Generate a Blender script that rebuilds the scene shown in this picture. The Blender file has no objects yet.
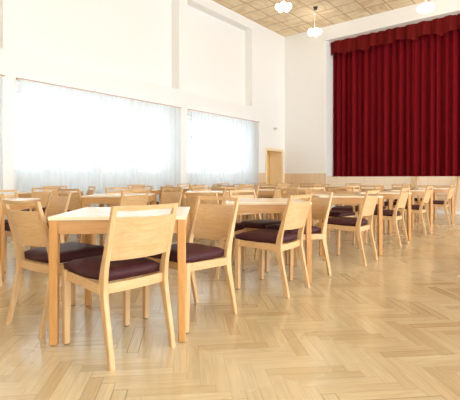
import bpy, bmesh, math, random
from mathutils import Vector, Matrix
random.seed(7)
sc = bpy.context.scene
COL = sc.collection
PI = math.pi

# ---------------------------------------------------------------- camera, light, exposure
F_PX = 413.0; EYE = 0.975; HORIZON = 178.0
YAW = math.radians(39.0)                       # camera looks 39 degrees left of the long wall's direction
CY, SY = math.cos(YAW), math.sin(YAW)
def W(x, d):                                   # metres right of / ahead of the viewpoint -> room coordinates
    return Vector((x*CY - d*SY, x*SY + d*CY))
cam = bpy.data.cameras.new('camera'); co = bpy.data.objects.new('camera', cam); COL.objects.link(co)
co.location = (0, 0, EYE); co.rotation_euler = (PI/2, 0, YAW)
cam.sensor_fit = 'HORIZONTAL'; cam.sensor_width = 36.0
cam.lens = 36.0*F_PX/460.0
cam.shift_y = (HORIZON-200.0)/460.0
cam.clip_end = 200
sc.camera = co
wd = bpy.data.worlds.new('world'); sc.world = wd; wd.use_nodes = True
bg = wd.node_tree.nodes['Background']
bg.inputs['Color'].default_value = (0.88, 0.945, 1.0, 1)
bg.inputs['Strength'].default_value = 1.7
sc.view_settings.view_transform = 'Standard'; sc.view_settings.look = 'None'
sc.view_settings.gamma = 1.0; sc.view_settings.use_curve_mapping = False
sc.view_settings.exposure = 1.42
sc.cycles.use_denoising = True
sc.cycles.max_bounces = 10; sc.cycles.diffuse_bounces = 6; sc.cycles.transparent_max_bounces = 12
sc.cycles.sample_clamp_indirect = 6.0

WX, WY, CZ = -7.65, 12.5, 5.94                 # window wall, stage wall, ceiling
XR, YR = 4.6, -3.5                             # how far the hall is built to the right and behind

# ---------------------------------------------------------------- materials
def s2l(c):
    return tuple((v/255/12.92 if v/255 <= .04045 else ((v/255+.055)/1.055)**2.4) for v in c) + (1,)
def mat(name, col, rough=.5, **kw):
    m = bpy.data.materials.new(name); m.use_nodes = True
    b = m.node_tree.nodes['Principled BSDF']
    b.inputs['Base Color'].default_value = s2l(col); b.inputs['Roughness'].default_value = rough
    for k, v in kw.items(): b.inputs[k.replace('_', ' ')].default_value = v
    return m
def nodes(m): return m.node_tree.nodes, m.node_tree.links, m.node_tree.nodes['Principled BSDF']
def math_n(N, L, op, a, b=None, c=None):
    n = N.new('ShaderNodeMath'); n.operation = op
    for i, v in enumerate((a, b, c)):
        if v is None: continue
        if isinstance(v, (int, float)): n.inputs[i].default_value = v
        else: L.new(v, n.inputs[i])
    return n.outputs[0]
def ramp(N, L, fac, stops):
    r = N.new('ShaderNodeValToRGB')
    while len(r.color_ramp.elements) < len(stops): r.color_ramp.elements.new(.5)
    for e, (p, c) in zip(r.color_ramp.elements, stops):
        e.position = p; e.color = s2l(c)
    L.new(fac, r.inputs[0]); return r.outputs[0]
def mixc(N, L, mode, fac, a, b):
    n = N.new('ShaderNodeMix'); n.data_type = 'RGBA'; n.blend_type = mode
    for i, v in ((0, fac), (6, a), (7, b)):
        if isinstance(v, (int, float)): n.inputs[i].default_value = v
        elif isinstance(v, tuple): n.inputs[i].default_value = v
        else: L.new(v, n.inputs[i])
    return n.outputs[2]

def wood(name, scale, c0, c1, rough=.38, vary=.10):
    m = mat(name, c0, rough); N, L, B = nodes(m)
    tc = N.new('ShaderNodeTexCoord'); mp = N.new('ShaderNodeMapping'); mp.inputs['Scale'].default_value = scale
    L.new(tc.outputs['Object'], mp.inputs[0])
    oi = N.new('ShaderNodeObjectInfo')
    ad = N.new('ShaderNodeVectorMath'); ad.operation = 'ADD'; L.new(mp.outputs[0], ad.inputs[0])
    L.new(math_n(N, L, 'MULTIPLY', oi.outputs['Random'], 37.0), ad.inputs[1])
    nz = N.new('ShaderNodeTexNoise'); nz.inputs['Scale'].default_value = 1.0; nz.inputs['Detail'].default_value = 4; nz.inputs['Distortion'].default_value = .6
    L.new(ad.outputs[0], nz.inputs[0])
    col = ramp(N, L, nz.outputs['Fac'], [(.3, c1), (.68, c0)])
    hs = N.new('ShaderNodeHueSaturation'); L.new(col, hs.inputs['Color'])
    L.new(math_n(N, L, 'ADD', math_n(N, L, 'MULTIPLY', oi.outputs['Random'], vary), 1-vary/2), hs.inputs['Value'])
    L.new(hs.outputs[0], B.inputs['Base Color'])
    return m
BEECH = ((215, 178, 130), (203, 160, 108))
M_V = wood('beech_upright', (60, 60, 5), *BEECH)
M_H = wood('beech_crosswise', (5, 60, 60), *BEECH)
M_TOP = wood('beech_table_top', (5, 50, 50), (238, 218, 186), (230, 206, 170), rough=.2)  # paler than the other beech: glare on the tops put into the colour
M_TAP = wood('beech_apron', (5, 5, 60), (206, 158, 104), (194, 143, 88))
M_TLEG = wood('beech_table_leg', (60, 60, 5), (208, 154, 92), (194, 138, 76))  # deeper orange: shade beneath the tables painted into the wood colour
M_GLIDE = mat('dark_glide', (60, 48, 40), .6)
M_WHITE = mat('white_plaster', (241, 240, 237), .9)
M_WHITE2 = mat('white_trim', (244, 244, 242), .6)
M_FRAME = mat('white_window_frame', (236, 240, 242), .4)
M_RAIL = mat('brass_brown_rail', (196, 166, 150), .4)
M_DARK = mat('dark_plastic', (60, 40, 28), .5)
M_GREYP = mat('grey_plastic', (200, 198, 194), .5)

m = M_SEAT = mat('dark_brown_upholstery', (58, 33, 40), .55); N, L, B = nodes(m)
B.inputs['Specular IOR Level'].default_value = .25
nz = N.new('ShaderNodeTexNoise'); nz.inputs['Scale'].default_value = 40; nz.inputs['Detail'].default_value = 3
tc = N.new('ShaderNodeTexCoord'); L.new(tc.outputs['Object'], nz.inputs[0])
L.new(ramp(N, L, nz.outputs['Fac'], [(.3, (60, 25, 28)), (.7, (76, 36, 40))]), B.inputs['Base Color'])

# herringbone parquet
def parquet():
    m = mat('herringbone_parquet', (205, 170, 120), .25); N, L, B = nodes(m)
    tc = N.new('ShaderNodeTexCoord'); mp = N.new('ShaderNodeMapping')
    ROTZ = math.radians(45.0-YAWP)
    mp.inputs['Rotation'].default_value = (0, 0, ROTZ); pw = .067; n = 6
    mp.inputs['Scale'].default_value = (1/pw, 1/pw, 1)
    L.new(tc.outputs['Object'], mp.inputs[0])
    # slight wander so the joints are not ruler-straight
    sp = N.new('ShaderNodeSeparateXYZ'); L.new(mp.outputs[0], sp.inputs[0])
    u = math_n(N, L, 'ADD', sp.outputs[0], 600.0); v = math_n(N, L, 'ADD', sp.outputs[1], 600.0)
    i = math_n(N, L, 'FLOOR', u); j = math_n(N, L, 'FLOOR', v)
    k = math_n(N, L, 'FLOORED_MODULO', math_n(N, L, 'SUBTRACT', i, j), 2.0*n)
    hor = math_n(N, L, 'LESS_THAN', k, n-.5)
    hi, hj = math_n(N, L, 'SUBTRACT', i, k), j
    vi, vj = i, math_n(N, L, 'SUBTRACT', j, math_n(N, L, 'SUBTRACT', 2.0*n-1, k))
    def sel(a, b):   # hor ? a : b
        return math_n(N, L, 'ADD', math_n(N, L, 'MULTIPLY', a, hor), math_n(N, L, 'MULTIPLY', b, math_n(N, L, 'SUBTRACT', 1.0, hor)))
    idi, idj = sel(hi, vi), sel(hj, vj)
    lu = math_n(N, L, 'SUBTRACT', u, idi); lv = math_n(N, L, 'SUBTRACT', v, idj)
    along = sel(lu, lv); across = sel(lv, lu)
    ea = math_n(N, L, 'MINIMUM', along, math_n(N, L, 'SUBTRACT', float(n), along))
    ec = math_n(N, L, 'MINIMUM', across, math_n(N, L, 'SUBTRACT', 1.0, across))
    edge = math_n(N, L, 'MINIMUM', ea, ec)
    cid = N.new('ShaderNodeCombineXYZ'); L.new(idi, cid.inputs[0]); L.new(idj, cid.inputs[1]); L.new(hor, cid.inputs[2])
    wn = N.new('ShaderNodeTexWhiteNoise'); wn.noise_dimensions = '3D'; L.new(cid.outputs[0], wn.inputs[0])
    # grain runs along each block
    g = N.new('ShaderNodeCombineXYZ'); L.new(math_n(N, L, 'MULTIPLY', along, .35), g.inputs[0]); L.new(math_n(N, L, 'MULTIPLY', across, 5.0), g.inputs[1]); L.new(math_n(N, L, 'MULTIPLY', wn.outputs['Value'], 90.0), g.inputs[2])
    nz = N.new('ShaderNodeTexNoise'); nz.inputs['Scale'].default_value = 1.0; nz.inputs['Detail'].default_value = 5; nz.inputs['Distortion'].default_value = .4; L.new(g.outputs[0], nz.inputs[0])
    base = ramp(N, L, wn.outputs['Value'], PARQ)
    grain = ramp(N, L, nz.outputs['Fac'], [(.30, (240, 237, 232)), (.62, (255, 255, 255))])
    col = mixc(N, L, 'MULTIPLY', 1.0, base, grain)
    # broad wear and small scuffs
    n2 = N.new('ShaderNodeTexNoise'); n2.inputs['Scale'].default_value = .55; n2.inputs['Detail'].default_value = 5; L.new(tc.outputs['Object'], n2.inputs[0])
    col = mixc(N, L, 'MULTIPLY', 1.0, col, ramp(N, L, n2.outputs['Fac'], [(.35, (238, 230, 218)), (.65, (255, 255, 255))]))
    # only some joints stand open and dark
    w2 = N.new('ShaderNodeSeparateColor'); L.new(wn.outputs['Color'], w2.inputs[0])
    opn = math_n(N, L, 'MULTIPLY', math_n(N, L, 'MAXIMUM', math_n(N, L, 'SUBTRACT', w2.outputs[1], .80), 0.0), .30)
    wgap = math_n(N, L, 'ADD', .016, opn)
    gap = math_n(N, L, 'LESS_THAN', edge, wgap)
    deep = math_n(N, L, 'ADD', .32, math_n(N, L, 'MULTIPLY', opn, 5.0)); deep = math_n(N, L, 'MINIMUM', deep, .9)
    col = mixc(N, L, 'MIX', math_n(N, L, 'MULTIPLY', gap, deep), col, s2l((96, 66, 38)))
    L.new(col, B.inputs['Base Color'])
    L.new(math_n(N, L, 'ADD', .16, math_n(N, L, 'MULTIPLY', n2.outputs['Fac'], .22)), B.inputs['Roughness'])
    bp = N.new('ShaderNodeBump'); bp.inputs['Strength'].default_value = .25; bp.inputs['Distance'].default_value = .004
    hgt = math_n(N, L, 'ADD', math_n(N, L, 'MULTIPLY', wn.outputs['Value'], .5), math_n(N, L, 'SUBTRACT', 1.0, gap))
    L.new(hgt, bp.inputs['Height']); L.new(bp.outputs[0], B.inputs['Normal'])
    B.inputs['Specular IOR Level'].default_value = .6; B.inputs['Coat Weight'].default_value = .6; B.inputs['Coat Roughness'].default_value = .16
    return m
YAWP = 0.0
PARQ = [(0, (199, 178, 138)), (.12, (210, 191, 152)), (.6, (215, 197, 159)), (.88, (219, 202, 165)), (1, (202, 178, 137))]
M_FLOOR = parquet()

def tiles():                                   # square ply ceiling tiles between thin battens
    m = mat('ceiling_tiles', (215, 190, 150), .7); N, L, B = nodes(m)
    tc = N.new('ShaderNodeTexCoord'); sp = N.new('ShaderNodeSeparateXYZ'); L.new(tc.outputs['Object'], sp.inputs[0])
    T = TILE
    u = math_n(N, L, 'ADD', math_n(N, L, 'DIVIDE', math_n(N, L, 'SUBTRACT', sp.outputs[0], WX), T), 100.0)
    v = math_n(N, L, 'ADD', math_n(N, L, 'DIVIDE', math_n(N, L, 'SUBTRACT', sp.outputs[1], WY), T), 100.0)
    iu = math_n(N, L, 'FLOOR', u); iv = math_n(N, L, 'FLOOR', v)
    fu = math_n(N, L, 'SUBTRACT', u, iu); fv = math_n(N, L, 'SUBTRACT', v, iv)
    par = math_n(N, L, 'FLOORED_MODULO', math_n(N, L, 'ADD', iu, iv), 2.0)
    npar = math_n(N, L, 'SUBTRACT', 1.0, par)
    a = math_n(N, L, 'ADD', math_n(N, L, 'MULTIPLY', fu, par), math_n(N, L, 'MULTIPLY', fv, npar))
    b = math_n(N, L, 'ADD', math_n(N, L, 'MULTIPLY', fv, par), math_n(N, L, 'MULTIPLY', fu, npar))
    cid = N.new('ShaderNodeCombineXYZ'); L.new(iu, cid.inputs[0]); L.new(iv, cid.inputs[1])
    wn = N.new('ShaderNodeTexWhiteNoise'); wn.noise_dimensions = '2D'; L.new(cid.outputs[0], wn.inputs[0])
    g = N.new('ShaderNodeCombineXYZ'); L.new(math_n(N, L, 'MULTIPLY', a, .7), g.inputs[0]); L.new(math_n(N, L, 'MULTIPLY', b, 3.2), g.inputs[1]); L.new(math_n(N, L, 'MULTIPLY', wn.outputs['Value'], 50.0), g.inputs[2])
    nz = N.new('ShaderNodeTexNoise'); nz.inputs['Scale'].default_value = 1.0; nz.inputs['Detail'].default_value = 3; nz.inputs['Distortion'].default_value = 1.0; L.new(g.outputs[0], nz.inputs[0])
    col = ramp(N, L, nz.outputs['Fac'], [(.30, (214, 186, 145)), (.48, (230, 208, 170)), (.62, (240, 223, 190)), (.8, (226, 202, 168))])
    edge = math_n(N, L, 'MINIMUM', math_n(N, L, 'MINIMUM', fu, math_n(N, L, 'SUBTRACT', 1.0, fu)), math_n(N, L, 'MINIMUM', fv, math_n(N, L, 'SUBTRACT', 1.0, fv)))
    col = mixc(N, L, 'MIX', math_n(N, L, 'MULTIPLY', math_n(N, L, 'LESS_THAN', edge, .03), .6), col, s2l((160, 122, 84)))
    L.new(col, B.inputs['Base Color'])
    return m
TILE = .62
M_CEIL = tiles()

def boards(name, c0, c1, w, axis, line, hline=None):     # vertical boards with thin joints
    m = mat(name, c0, .5); N, L, B = nodes(m)
    tc = N.new('ShaderNodeTexCoord'); sp = N.new('ShaderNodeSeparateXYZ'); L.new(tc.outputs['Object'], sp.inputs[0])
    u = math_n(N, L, 'ADD', math_n(N, L, 'DIVIDE', sp.outputs[axis], w), 200.0)
    iu = math_n(N, L, 'FLOOR', u); fu = math_n(N, L, 'SUBTRACT', u, iu)
    wn = N.new('ShaderNodeTexWhiteNoise'); wn.noise_dimensions = '1D'; L.new(iu, wn.inputs['W'])
    col = ramp(N, L, wn.outputs['Value'], [(0, c0), (1, c1)])
    e = math_n(N, L, 'LESS_THAN', fu, .06)
    if hline:
        v = math_n(N, L, 'FRACT', math_n(N, L, 'DIVIDE', sp.outputs[2], hline))
        e = math_n(N, L, 'MAXIMUM', e, math_n(N, L, 'LESS_THAN', v, .07))
    col = mixc(N, L, 'MIX', math_n(N, L, 'MULTIPLY', e, .6), col, s2l(line))
    L.new(col, B.inputs['Base Color'])
    return m
M_WAINB = boards('wainscot_boards', (226, 196, 160), (232, 206, 172), .18, 0, (205, 172, 135))
M_WAINL = boards('wainscot_boards_side', (226, 196, 160), (232, 206, 172), .18, 1, (205, 172, 135))
M_STAGE = boards('stage_front_panels', (240, 224, 200), (236, 218, 194), .30, 0, (226, 205, 180), .25)
M_DOORW = wood('door_veneer', (30, 30, 3), (236, 200, 132), (226, 184, 112))
M_DOORF = wood('door_frame_wood', (30, 30, 3), (246, 226, 190), (240, 216, 176))

def cloth_red(name, c):
    m = mat(name, c, .8); N, L, B = nodes(m)
    B.inputs['Sheen Weight'].default_value = .12; B.inputs['Sheen Roughness'].default_value = .4
    B.inputs['Sheen Tint'].default_value = s2l((230, 60, 60)); B.inputs['Specular IOR Level'].default_value = .15
    return m
M_RED = cloth_red('crimson_velvet', (112, 3, 16))
M_RED2 = cloth_red('crimson_velvet_valance', (104, 15, 13))

m = M_SHEER = bpy.data.materials.new('sheer_voile'); m.use_nodes = True
N, L = m.node_tree.nodes, m.node_tree.links; N.remove(N['Principled BSDF'])
tr = N.new('ShaderNodeBsdfTransparent'); tl = N.new('ShaderNodeBsdfTranslucent'); df = N.new('ShaderNodeBsdfDiffuse')
tl.inputs[0].default_value = (.72, .76, .78, 1); df.inputs[0].default_value = (.86, .88, .89, 1)
m1 = N.new('ShaderNodeMixShader'); m1.inputs[0].default_value = .45; L.new(tl.outputs[0], m1.inputs[1]); L.new(df.outputs[0], m1.inputs[2])
m2 = N.new('ShaderNodeMixShader'); m2.inputs[0].default_value = .86; L.new(tr.outputs[0], m2.inputs[1]); L.new(m1.outputs[0], m2.inputs[2])
L.new(m2.outputs[0], N['Material Output'].inputs[0])

m = M_GLASS = bpy.data.materials.new('window_glass'); m.use_nodes = True
N, L = m.node_tree.nodes, m.node_tree.links; N.remove(N['Principled BSDF'])
tr = N.new('ShaderNodeBsdfTransparent'); tr.inputs[0].default_value = (.97, .99, 1, 1)
gl = N.new('ShaderNodeBsdfGlossy'); gl.inputs['Roughness'].default_value = .03
m2 = N.new('ShaderNodeMixShader'); m2.inputs[0].default_value = .06; L.new(tr.outputs[0], m2.inputs[1]); L.new(gl.outputs[0], m2.inputs[2])
L.new(m2.outputs[0], N['Material Output'].inputs[0])

M_LAMP = mat('lit_opal_glass', (255, 254, 250), .3)
M_LAMP.node_tree.nodes['Principled BSDF'].inputs['Emission Color'].default_value = (1, .96, .88, 1)
M_LAMP.node_tree.nodes['Principled BSDF'].inputs['Emission Strength'].default_value = 2.0
M_STEM = mat('white_enamel', (225, 222, 215), .3)

# ---------------------------------------------------------------- mesh helpers
def link(name, bm, mats, parent=None, smooth=False):
    me = bpy.data.meshes.new(name)
    bmesh.ops.recalc_face_normals(bm, faces=bm.faces)
    bm.to_mesh(me); bm.free()
    for mm in (mats if isinstance(mats, (list, tuple)) else [mats]): me.materials.append(mm)
    if smooth:
        for p in me.polygons: p.use_smooth = True
    o = bpy.data.objects.new(name, me); COL.objects.link(o)
    if parent: o.parent = parent
    return o
def box(bm, x0, x1, y0, y1, z0, z1, bev=0, M=None):
    r = bmesh.ops.create_cube(bm, size=1)
    vs = r['verts']
    for v in vs:
        v.co = Vector(((x0+x1)/2 + v.co.x*(x1-x0), (y0+y1)/2 + v.co.y*(y1-y0), (z0+z1)/2 + v.co.z*(z1-z0)))
    if bev:
        es = list({e for v in vs for e in v.link_edges})
        vs = bmesh.ops.bevel(bm, geom=es, offset=bev, segments=1, affect='EDGES')['verts']
    if M:
        for v in set(vs): v.co = M @ v.co
    return vs
def sweep(bm, pts, mi=0):
    """pts: list of (centre, half_x, half_y); rectangular rings stacked along a post, chamfered corners"""
    rings = []
    for c, hx, hy in pts:
        k = .22*min(hx, hy)
        ring = [(-hx+k, -hy), (hx-k, -hy), (hx, -hy+k), (hx, hy-k), (hx-k, hy), (-hx+k, hy), (-hx, hy-k), (-hx, -hy+k)]
        rings.append([bm.verts.new((c[0]+a, c[1]+b, c[2])) for a, b in ring])
    for r0, r1 in zip(rings, rings[1:]):
        for i in range(8):
            bm.faces.new((r0[i], r0[(i+1) % 8], r1[(i+1) % 8], r1[i]))
    bm.faces.new(rings[0][::-1]); bm.faces.new(rings[-1])
def tag(o, label=None, cat=None, group=None, kind=None):
    if label: o['label'] = label
    if cat: o['category'] = cat
    if group: o['group'] = group
    if kind: o['kind'] = kind
    return o
def empty(name, loc=(0, 0, 0), rz=0):
    o = bpy.data.objects.new(name, None); COL.objects.link(o); o.empty_display_size = .1
    o.location = loc; o.rotation_euler = (0, 0, rz); return o
def copy_tree(o, parent=None):
    c = o.copy(); COL.objects.link(c)
    if parent: c.parent = parent
    for ch in [q for q in bpy.data.objects if q.parent == o]: copy_tree(ch, c)
    return c
def tube(bm, a, b, r, seg=10):
    a, b = Vector(a), Vector(b); d = b-a
    M = Matrix.Translation((a+b)/2) @ d.to_track_quat('Z', 'Y').to_matrix().to_4x4()
    bmesh.ops.create_cone(bm, cap_ends=True, segments=seg, radius1=r, radius2=r, depth=d.length, matrix=M)
def struct(name, bm, m, parent=None, smooth=False):
    o = link(name, bm, m, parent, smooth)
    if not parent: o['kind'] = 'structure'
    return o

# ---------------------------------------------------------------- the hall
bm = bmesh.new(); box(bm, WX-.6, XR, YR, WY+.1, -.12, 0); struct('floor', bm, M_FLOOR)
bm = bmesh.new(); box(bm, WX-.6, XR, YR, WY+1.6, CZ, CZ+.15); struct('ceiling', bm, M_CEIL)

# window wall: front plane WX; bays (curtained below, recessed panel above), built as solid blocks
bays = [(-.6, 3.12), (3.33, 7.38), (7.68, 10.55)]
RZ0, RZ1 = 3.24, 5.66                          # upper recess
WZ = 2.71                                       # underside of the band the curtain rails hang from
REC = .27; TH = .55
bm = bmesh.new()
def wl(y0, y1, z0, z1, x0=-TH, x1=0): box(bm, WX+x0, WX+x1, y0, y1, z0, z1)
ys = [YR] + [v for b in bays for v in b]
wl(YR, bays[0][0], 0, CZ); wl(bays[0][1], bays[1][0], 0, CZ); wl(bays[1][1], bays[2][0], 0, CZ)
DY0, DY1, DZ = 11.36, 12.33, 1.90               # door opening
wl(bays[2][1], DY0, 0, CZ); wl(DY0, DY1, DZ, CZ); wl(DY1, WY+.3, 0, CZ)
wl(DY0, DY1, 0, CZ, -TH-.10, -TH)
WIN = {0: [.05, 1.0, 1.95], 1: [3.40, 4.33, 5.30, 6.30], 2: [7.85, 8.72, 9.60]}
WINW, WB, WT = .72, 1.08, 2.60
for i, (y0, y1) in enumerate(bays):
    wl(y0, y1, RZ1, CZ); wl(y0, y1, WZ, RZ0); wl(y0, y1, RZ0, RZ1, -TH, -REC)
    wl(y0, y1, 0, WB, -TH, -REC); wl(y0, y1, WT, WZ, -TH, -REC)
    e = y0
    for wy in WIN[i]:
        wl(e, wy, WB, WT, -TH, -REC); e = wy+WINW
    wl(e, y1, WB, WT, -TH, -REC)
struct('wall_left', bm, M_WHITE)
n = 0
for i in WIN:
    for wy in WIN[i]:
        n += 1
        r = empty('window_%d' % n, (WX-REC-.10, wy, WB)); r['kind'] = 'structure'
        bm = bmesh.new(); w, h = WINW, WT-WB
        for a in ((0, .05, 0, h), (w-.05, w, 0, h), (0, w, 0, .06), (0, w, h-.05, h), (0, w, .98, 1.07)):
            box(bm, -.04, .04, a[0], a[1], a[2], a[3])
        link('window_frame', bm, M_FRAME, r)
        bm = bmesh.new(); box(bm, -.006, .006, .05, w-.05, .06, .98); box(bm, -.006, .006, .05, w-.05, 1.07, h-.05)
        link('window_pane', bm, M_GLASS, r)

# stage wall with its deep opening
SX0, SX1, SZ0, SZ1, SD = -6.06, 1.9, 1.02, 5.48, .28
bm = bmesh.new()
box(bm, WX, SX0, WY, WY+SD+.9, 0, CZ); box(bm, SX1, XR, WY, WY+SD+.9, 0, CZ)
box(bm, SX0, SX1, WY, WY+SD+.9, SZ1, CZ)
struct('wall_back', bm, M_WHITE)
bm = bmesh.new(); box(bm, SX0, SX1, WY+SD+.8, WY+SD+.9, SZ0, SZ1); struct('wall_stage_rear', bm, mat('dark_stage_wall', (50, 38, 38), .9))
bm = bmesh.new(); box(bm, SX0, SX1, WY, WY+SD+.9, 0, SZ0); tag(struct('trim_1', bm, M_STAGE), 'pale panelled front of the raised stage')
bm = bmesh.new(); box(bm, SX0, SX1, WY-.02, WY-.001, 0, .09); box(bm, WX+.02, SX0, WY-.02, WY-.001, 0, .09); struct('baseboard_back', bm, M_WHITE2)
# thin architrave round the opening
bm = bmesh.new()
box(bm, SX0-.07, SX0, WY-.02, WY, SZ0, SZ1+.05); box(bm, SX0-.07, SX1+.07, WY-.02, WY, SZ1, SZ1+.05); box(bm, SX1, SX1+.07, WY-.02, WY, SZ0, SZ1)
struct('trim_2', bm, M_WHITE2)
# wainscots
bm = bmesh.new(); box(bm, WX+.002, SX0-.002, WY-.025, WY-.0005, .09, 1.13); struct('trim_3', bm, M_WAINB)
bm = bmesh.new(); box(bm, WX+.0005, WX+.025, bays[2][1]+.18, DY0-.10, 0, 1.14); box(bm, WX+.0005, WX+.025, DY1+.09, WY-.03, 0, 1.14); struct('trim_4', bm, M_WAINL)
bm = bmesh.new(); box(bm, WX-REC, WX-REC+.02, bays[1][0], bays[1][1], 0, .09); box(bm, WX-REC, WX-REC+.02, bays[2][0], bays[2][1], 0, .09); struct('baseboard_left', bm, M_WHITE2)

bm = bmesh.new(); box(bm, WX-TH, XR, YR-.2, YR, 0, CZ); struct('wall_rear', bm, M_WHITE)
# door in its deep reveal
d = empty('door_1', (WX, DY0, 0)); d['kind'] = 'structure'
dw = DY1-DY0
bm = bmesh.new()
box(bm, 0, .03, -.08, 0, 0, DZ+.08, .004); box(bm, 0, .03, dw, dw+.08, 0, DZ+.08, .004); box(bm, 0, .03, 0, dw, DZ, DZ+.08, .004)
link('door_frame', bm, M_DOORF, d)
bm = bmesh.new()
box(bm, -TH+.06, 0, .0005, .02, 0, DZ-.001); box(bm, -TH+.06, 0, dw-.02, dw-.0005, 0, DZ-.001); box(bm, -TH+.06, 0, .02, dw-.02, DZ-.02, DZ-.001)
link('door_lining', bm, M_DOORF, d)
bm = bmesh.new(); box(bm, -TH+.005, -TH+.05, .02, dw-.02, .01, DZ-.02, .003)
lf = link('door_leaf', bm, M_DOORW, d)
bm = bmesh.new(); tube(bm, (-TH+.05, dw-.09, 1.02), (-TH+.10, dw-.09, 1.02), .01); tube(bm, (-TH+.10, dw-.09, 1.02), (-TH+.10, dw-.21, 1.02), .009)
link('door_handle', bm, M_GREYP, lf)

# ---------------------------------------------------------------- curtains
def drape(name, m, axis, fixed, a0, a1, z0, z1, step, amp, seed, bottom=None, thick=0):
    R = random.Random(seed); bm = bmesh.new()
    n = int((a1-a0)/step); pos = []; ph = 0
    rows = 10
    offs = []
    t = 0; loc_w = R.uniform(.8, 1.3)
    for i in range(n+1):
        t += loc_w*step
        if R.random() < .05: loc_w = R.uniform(.7, 1.35)
        offs.append((t, R.uniform(.6, 1.0)))
    wl_ = amp[1]
    grid = []
    for r in range(rows+1):
        q = r/rows; z = z1+(z0-z1)*q; row = []
        for i in range(n+1):
            t, aa = offs[i]
            o = amp[0]*(.75+.35*q)*(math.sin(2*PI*t/wl_ + 1.6*math.sin(t*1.9+seed)) + .5*math.sin(2*PI*t/wl_*.43+1.3+q*.5) + .38*math.sin(5.3*PI*t/wl_+q+2*math.sin(t*1.1)))
            zz = z
            if bottom and r == rows: zz = z + bottom(a0+(a1-a0)*i/n)
            elif bottom: zz = z + bottom(a0+(a1-a0)*i/n)*q
            a = a0+(a1-a0)*i/n
            row.append(bm.verts.new((fixed+o, a, zz) if axis == 'y' else (a, fixed+o, zz)))
        grid.append(row)
    for r in range(rows):
        for i in range(n):
            bm.faces.new((grid[r][i], grid[r][i+1], grid[r+1][i+1], grid[r+1][i]))
    o = link(name, bm, m, smooth=True)
    if thick:
        md = o.modifiers.new('thickness', 'SOLIDIFY'); md.thickness = thick
    return o
cur = [(-.5, 3.07, 'sheer white curtain at the left edge of the photo, beyond the pilaster'),
       (3.35, 7.34, 'wide sheer white curtain over the nearer large window bay'),
       (7.70, 10.78, 'sheer white curtain over the farther window bay, near the door')]
for k, (y0, y1, lab) in enumerate(cur):
    o = drape('sheer_curtain', M_SHEER, 'y', WX+.085, y0, y1, .04, WZ+.03, .018, (.016, .15), 20+k)
    tag(o, lab, 'curtain', 'sheer curtains along the window wall')
    bm = bmesh.new(); tube(bm, (WX+.085, y0-.03, WZ+.045), (WX+.085, y1+.05, WZ+.045), .012)
    r = link('curtain_rail', bm, M_RAIL)
    tag(r, ['thin brown curtain rail at the left edge of the photo', 'long thin brown curtain rail above the nearer sheer curtain', 'thin brown curtain rail above the sheer curtain near the door'][k], 'curtain rail', 'curtain rails on the window wall')
    bm = bmesh.new()
    bm.free()
    for q in (y0, (y0+y1)/2, y1+.02):
        bm = bmesh.new(); box(bm, WX+.0, WX+.08, q-.01, q+.01, WZ+.035, WZ+.055); link('rail_bracket', bm, M_RAIL, r)
o = drape('stage_curtain', M_RED, 'x', WY+SD+.21, SX0+.02, SX1-.02, SZ0+.01, SZ1-.02, .012, (.060, .22), 5)
tag(o, 'floor-length crimson velvet curtain closing the stage, hanging in deep folds', 'curtain')
o = drape('stage_valance', M_RED2, 'x', WY+SD-.04, SX0+.01, SX1-.01, SZ1-.50, SZ1-.005, .03, (.050, .34), 9, bottom=lambda a: .11*abs(math.sin(a*PI/.68+.5*math.sin(a)))-.02*math.sin(a*2.1))
tag(o, 'short crimson valance with scalloped hem across the top of the stage', 'valance')

# ---------------------------------------------------------------- the wooden steps to the stage
st = empty('stage_steps', (-2.72, WY, 0)); tag(st, 'light wooden open steps with two stringers leaning on the stage front', 'steps')
SW, SL = 1.06, .70
for s in (-1, 1):
    bm = bmesh.new()
    sweep(bm, [((s*SW/2, -SL, 0), .022, .06), ((s*SW/2, -.075, 1.02), .022, .06)])
    link('stringer', bm, M_V, st)
for z in (.26, .52, .77):
    bm = bmesh.new(); y = -SL+(SL-.075)*z/1.02
    box(bm, -SW/2+.02, SW/2-.02, y-.10, y+.12, z-.03, z, .004); link('tread', bm, M_H, st)

# ---------------------------------------------------------------- pendant lamps, detector, camera
def lamp(x, y, z, label, rz):
    r = empty('ceiling_lamp', (x, y, z), rz); tag(r, label, 'ceiling lamp', 'globe cluster lamps under the ceiling')
    h = CZ-z
    bm = bmesh.new(); tube(bm, (0, 0, -.02), (0, 0, h-.002), .012)
    bmesh.ops.create_cone(bm, cap_ends=True, segments=16, radius1=.02, radius2=.06, depth=.05, matrix=Matrix.Translation((0, 0, h-.027)))
    link('stem', bm, M_STEM, r)
    bm = bmesh.new(); bmesh.ops.create_uvsphere(bm, u_segments=12, v_segments=8, radius=.045); 
    for k in range(5):
        a = k*2*PI/5; tube(bm, (0, 0, 0), (.11*math.cos(a), .11*math.sin(a), -.01), .009)
    link('hub', bm, M_STEM, r, True)
    for k in range(5):
        a = k*2*PI/5
        bm = bmesh.new()
        bmesh.ops.create_uvsphere(bm, u_segments=16, v_segments=10, radius=.078, matrix=Matrix.Translation((.14*math.cos(a), .14*math.sin(a), -.03)) @ Matrix.Scale(1.12, 4, (0, 0, 1)))
        link('globe', bm, M_LAMP, r, True)
LH = 5.42
def at_h(px, py, z):
    d = (z-EYE)/((HORIZON-py)/F_PX); return W((px-230)/F_PX*d, d)
for px, py, lab, rz in ((283.5, 6, 'lit white globe-cluster ceiling lamp, leftmost in the photo', .2),
                        (314.5, 31, 'lit white globe-cluster ceiling lamp nearest the room corner, left of the stage curtain', .5),
                        (426, 7, 'lit white globe-cluster ceiling lamp hanging in front of the stage, rightmost in the photo', .9)):
    p = at_h(px, py, LH); lamp(p.x, p.y, LH, lab, rz)
p = at_h(315.5, 8.5, CZ-.04)
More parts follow.
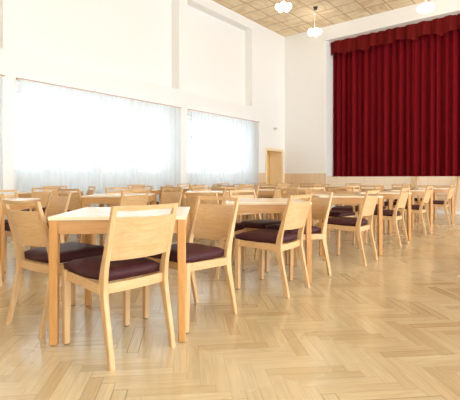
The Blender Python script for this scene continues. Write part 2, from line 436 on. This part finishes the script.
bm = bmesh.new(); bmesh.ops.create_cone(bm, cap_ends=True, segments=16, radius1=.045, radius2=.07, depth=.08, matrix=Matrix.Translation((p.x, p.y, CZ-.041)))
tag(link('smoke_detector', bm, M_DARK), 'small dark brown detector on the tiled ceiling', 'detector')
sc_ = empty('security_camera', (WX, 11.83, 2.64)); tag(sc_, 'small grey security camera high on the wall above the door', 'security camera')
bm = bmesh.new(); box(bm, 0, .06, -.012, .012, .0, .024); box(bm, 0, .015, -.04, .04, -.03, .05, .004); link('bracket', bm, M_GREYP, sc_)
bm = bmesh.new(); tube(bm, (.07, .05, .02), (.11, -.09, -.02), .03, 14); link('housing', bm, M_GREYP, sc_)

# ---------------------------------------------------------------- table (0.79 m square) and chair prototypes
def make_table():
    t = empty('square_table'); H = .40
    bm = bmesh.new(); box(bm, -H, H, -H, H, .727, .75, .003); link('tabletop', bm, M_TOP, t)
    bm = bmesh.new(); q = H-.010; p = H-.058
    for s in (-1, 1):
        box(bm, -p, p, s*q-.011*(1+s), s*q+.011*(1-s), .648, .7268); box(bm, s*q-.011*(1+s), s*q+.011*(1-s), -p, p, .648, .7268)
    link('apron', bm, M_TAP, t)
    for sx in (-1, 1):
        for sy in (-1, 1):
            bm = bmesh.new(); cx = cy = H-.030
            sweep(bm, [((sx*(H-.027), sy*(H-.027), .004), .022, .022), ((sx*cx, sy*cy, .727), ( .026), .026)])
            for f in bm.faces: f.material_index = 0
            box_v = box(bm, sx*(H-.027)-.014, sx*(H-.027)+.014, sy*(H-.027)-.014, sy*(H-.027)+.014, 0, .004)
            for f in {f for v in box_v for f in v.link_faces}: f.material_index = 1
            link('leg', bm, [M_TLEG, M_GLIDE], t)
    return t

def make_chair():
    t = empty('dining_chair')
    # front legs
    for s in (-1, 1):
        bm = bmesh.new()
        sweep(bm, [((s*.204, .205, .006), .0165, .0165), ((s*.204, .200, .44), .0215, .0215)])
        sweep(bm, [((s*.204, .205, 0), .012, .012), ((s*.204, .205, .006), .012, .012)])
        for f in bm.faces:
            if all(v.co.z < .0061 for v in f.verts): f.material_index = 1
        link('front_leg', bm, [M_V, M_GLIDE], t)
    # rear posts: leg and back upright in one bent piece
    prof = [(0, -.282, .014), (.10, -.262, .0165), (.22, -.234, .020), (.33, -.208, .024), (.38, -.200, .0265), (.44, -.202, .0255), (.50, -.213, .022), (.60, -.241, .017), (.72, -.276, .0135), (.832, -.309, .0105)]
    for s in (-1, 1):
        bm = bmesh.new()
        sweep(bm, [((s*.197, y, z), .0145, h) for z, y, h in prof])
        for f in bm.faces:
            if all(v.co.z < .0061 for v in f.verts): f.material_index = 1
        link('rear_leg', bm, [M_V, M_GLIDE], t)
    # seat frame
    bm = bmesh.new()
    SH = Matrix.Identity(4); SH[2][1] = .04; SH[2][3] = -.008
    for s in (-1, 1): box(bm, s*.204-.011, s*.204+.011, -.19, .185, .383, .436, .002, M=SH)
    box(bm, -.18, .18, .190, .212, .385, .438, .002)
    n = 8
    def bow(x, d): return -d*(1-(x/.18)**2)
    def strip(z0, z1, y0, th, d, xs=.184):
        g = []
        for i in range(n+1):
            x = -xs+2*xs*i/n
            yy = y0(0) + bow(x, d); y1_ = y0(1)+bow(x, d)
            g.append([bm.verts.new((x, yy-th/2, z0)), bm.verts.new((x, yy+th/2, z0)), bm.verts.new((x, y1_+th/2, z1)), bm.verts.new((x, y1_-th/2, z1))])
        for a, b in zip(g, g[1:]):
            for i in range(4): bm.faces.new((a[i], a[(i+1) % 4], b[(i+1) % 4], b[i]))
        bm.faces.new(g[0][::-1]); bm.faces.new(g[-1])
    strip(.368, .420, lambda q: -.198, .020, .012)
    link('seat_frame', bm, M_H, t)
    def ly(z): return -.202-(z-.44)*.280
    bm = bmesh.new(); strip(.545, .770, lambda q: ly(.545)-.004 if q == 0 else ly(.770)-.004, .012, .036); link('backrest', bm, M_H, t)
    bm = bmesh.new(); strip(.806, .832, lambda q: ly(.806)-.002 if q == 0 else ly(.832)-.002, .014, .036); link('top_rail', bm, M_H, t)
    # upholstered seat, domed, narrower at the back
    bm = bmesh.new(); nx, ny = 10, 10
    def half(v): return .180+.033*min(1, v*2.6)
    def pt(u, v, k):
        y = -.186+v*.410; y -= .014*(1-u*u)*(1-v)**4; hw = half(v)
        if k == 'top':
            e = min(1, (1-abs(u))*6)*1.0; ev = min(1, min(v, 1-v)*10)
            z = .477+.018*math.sqrt(max(0, e*ev))-.006*(1-v) + .004*(1-u*u)*math.sin(PI*v)
            return Vector((u*hw, y, z))
        return Vector((u*(hw-.004), y*.985, .437-.010*(1-v)))
    top = [[bm.verts.new(pt(-1+2*i/nx, j/ny, 'top')) for i in range(nx+1)] for j in range(ny+1)]
    bot = [[bm.verts.new(pt(-1+2*i/nx, j/ny, 'bot')) for i in range(nx+1)] for j in range(ny+1)]
    for j in range(ny):
        for i in range(nx):
            bm.faces.new((top[j][i], top[j][i+1], top[j+1][i+1], top[j+1][i])); bm.faces.new((bot[j][i], bot[j+1][i], bot[j+1][i+1], bot[j][i+1]))
    for i in range(nx):
        bm.faces.new((bot[0][i], bot[0][i+1], top[0][i+1], top[0][i])); bm.faces.new((top[ny][i], top[ny][i+1], bot[ny][i+1], bot[ny][i]))
    for j in range(ny):
        bm.faces.new((top[j][0], top[j+1][0], bot[j+1][0], bot[j][0])); bm.faces.new((bot[j][nx], bot[j+1][nx], top[j+1][nx], top[j][nx]))
    link('seat_cushion', bm, M_SEAT, t, True)
    return t

TAB = make_table(); CHA = make_chair(); used = {'t': False, 'c': False}
def put(kind, x, d, ang, label, group):
    """ang: facing direction in the view frame, degrees anticlockwise from straight ahead"""
    proto = TAB if kind == 't' else CHA
    if used[kind]: o = copy_tree(proto)
    else: used[kind] = True; o = proto
    p = W(x, d); o.location = (p.x, p.y, 0); o.rotation_euler = (0, 0, YAW+math.radians(ang))
    return tag(o, label, 'table' if kind == 't' else 'chair', group)

ORD = ['nearest', 'second', 'third', 'fourth', 'fifth', 'sixth']
ROWS = {'a': 'right-hand row', 'b': 'middle row', 'c': 'window-side row'}
A = [(-.685, 2.815), (.352, 4.21), (1.51, 5.56), (2.41, 6.79), (3.34, 8.00), (4.50, 9.42)]
JIT = random.Random(3)
# chair places round a table: offset of the chair centre from the table centre, facing
PL = {'near': ((-.012, -.345), 46), 'right': ((.29, .04), 120), 'left': ((-.49, .10), -31), 'far': ((.0, .44), -137)}
def rect(cx, cy, a, x0, x1, y0, y1):
    c, s_ = math.cos(a), math.sin(a)
    return [(cx+x*c-y*s_, cy+x*s_+y*c) for x, y in ((x0, y0), (x1, y0), (x1, y1), (x0, y1))]
def meet(P, Q):                                # do two rectangles overlap (separating axes)
    for R in (P, Q):
        for i in (0, 1):
            ax = (R[i+1][0]-R[i][0], R[i+1][1]-R[i][1])
            p = [ax[0]*x+ax[1]*y for x, y in P]; q = [ax[0]*x+ax[1]*y for x, y in Q]
            if max(p) <= min(q) or max(q) <= min(p): return False
    return True
SEATS = []                                     # footprints of the chairs already standing
def settle(tx, ty, ta, cx, cy, ca, fit=True):
    """pull a chair away from its table until neither its back meets the top nor its seat a leg or another chair"""
    d = math.hypot(cx-tx, cy-ty); ux, uy = (cx-tx)/d, (cy-ty)/d
    top = rect(tx, ty, ta, -.402, .402, -.402, .402)
    legs = [rect(tx+(a*math.cos(ta)-b*math.sin(ta)), ty+(a*math.sin(ta)+b*math.cos(ta)), ta, -.032, .032, -.032, .032) for a in (-.373, .373) for b in (-.373, .373)]
    for k in range(60 if fit else 1):
        back = rect(cx, cy, ca, -.213, .213, -.335, -.222); seat = rect(cx, cy, ca, -.226, .226, -.225, .228); rear = rect(cx, cy, ca, -.212, .212, -.30, -.2)
        if not (meet(back, top) or any(meet(seat, l) or meet(rear, l) for l in legs) or any(meet(seat, q) or meet(rear, q) for q in SEATS)): break
        cx += .01*ux; cy += .01*uy
    SEATS.extend([seat, rear]); return cx, cy
def station(row, k, c, places, yaw=0.0, over={}):
    r = ROWS[row]
    where = '%s table, %s' % (ORD[k], r)
    put('t', c[0], c[1], yaw, 'square light wooden table, %s from the camera in the %s' % (ORD[k], r), 'square tables in the %s' % r)
    for pl in places:
        (ox, oy), a = over.get(pl, PL[pl])
        j = 0 if pl in over or (row == 'a' and k == 0) else JIT.uniform(-3, 3)
        x, y = settle(c[0], c[1], math.radians(yaw), c[0]+ox, c[1]+oy, math.radians(a+j), not (row == 'a' and k == 0))
        put('c', x, y, a+j, 'light wooden chair, dark brown seat, %s side of %s' % (pl, where), 'chairs in the %s' % r)
OFF = (-1.84, 1.42)
station('a', 0, A[0], ['near', 'right', 'left'], yaw=4, over={'right': ((.378, .072), 139), 'near': ((.012, -.37), 47), 'left': ((-.46, .06), -35)})
station('a', 1, A[1], ['near', 'right', 'left', 'far'], yaw=1, over={'near': ((-.0, -.53), 55), 'right': ((.28, -.01), 118)})
for k in range(2, 6): station('a', k, A[k], ['near', 'left', 'far'], yaw=1, over={'near': ((-.11, -.63), 53)})
for k in range(0, 6):
    c = (A[k][0]+OFF[0], A[k][1]+OFF[1]); station('b', k, c, ['near', 'right', 'far'] if k == 0 else ['near', 'right', 'left', 'far'], yaw=1, over={'near': ((.10, -.45), 55), 'right': ((.30, .05), 140)})
for k in range(1, 6):
    c = (A[k][0]+1.8*OFF[0], A[k][1]+1.85*OFF[1]); station('c', k-1, c, ['near', 'right', 'far'], yaw=1)
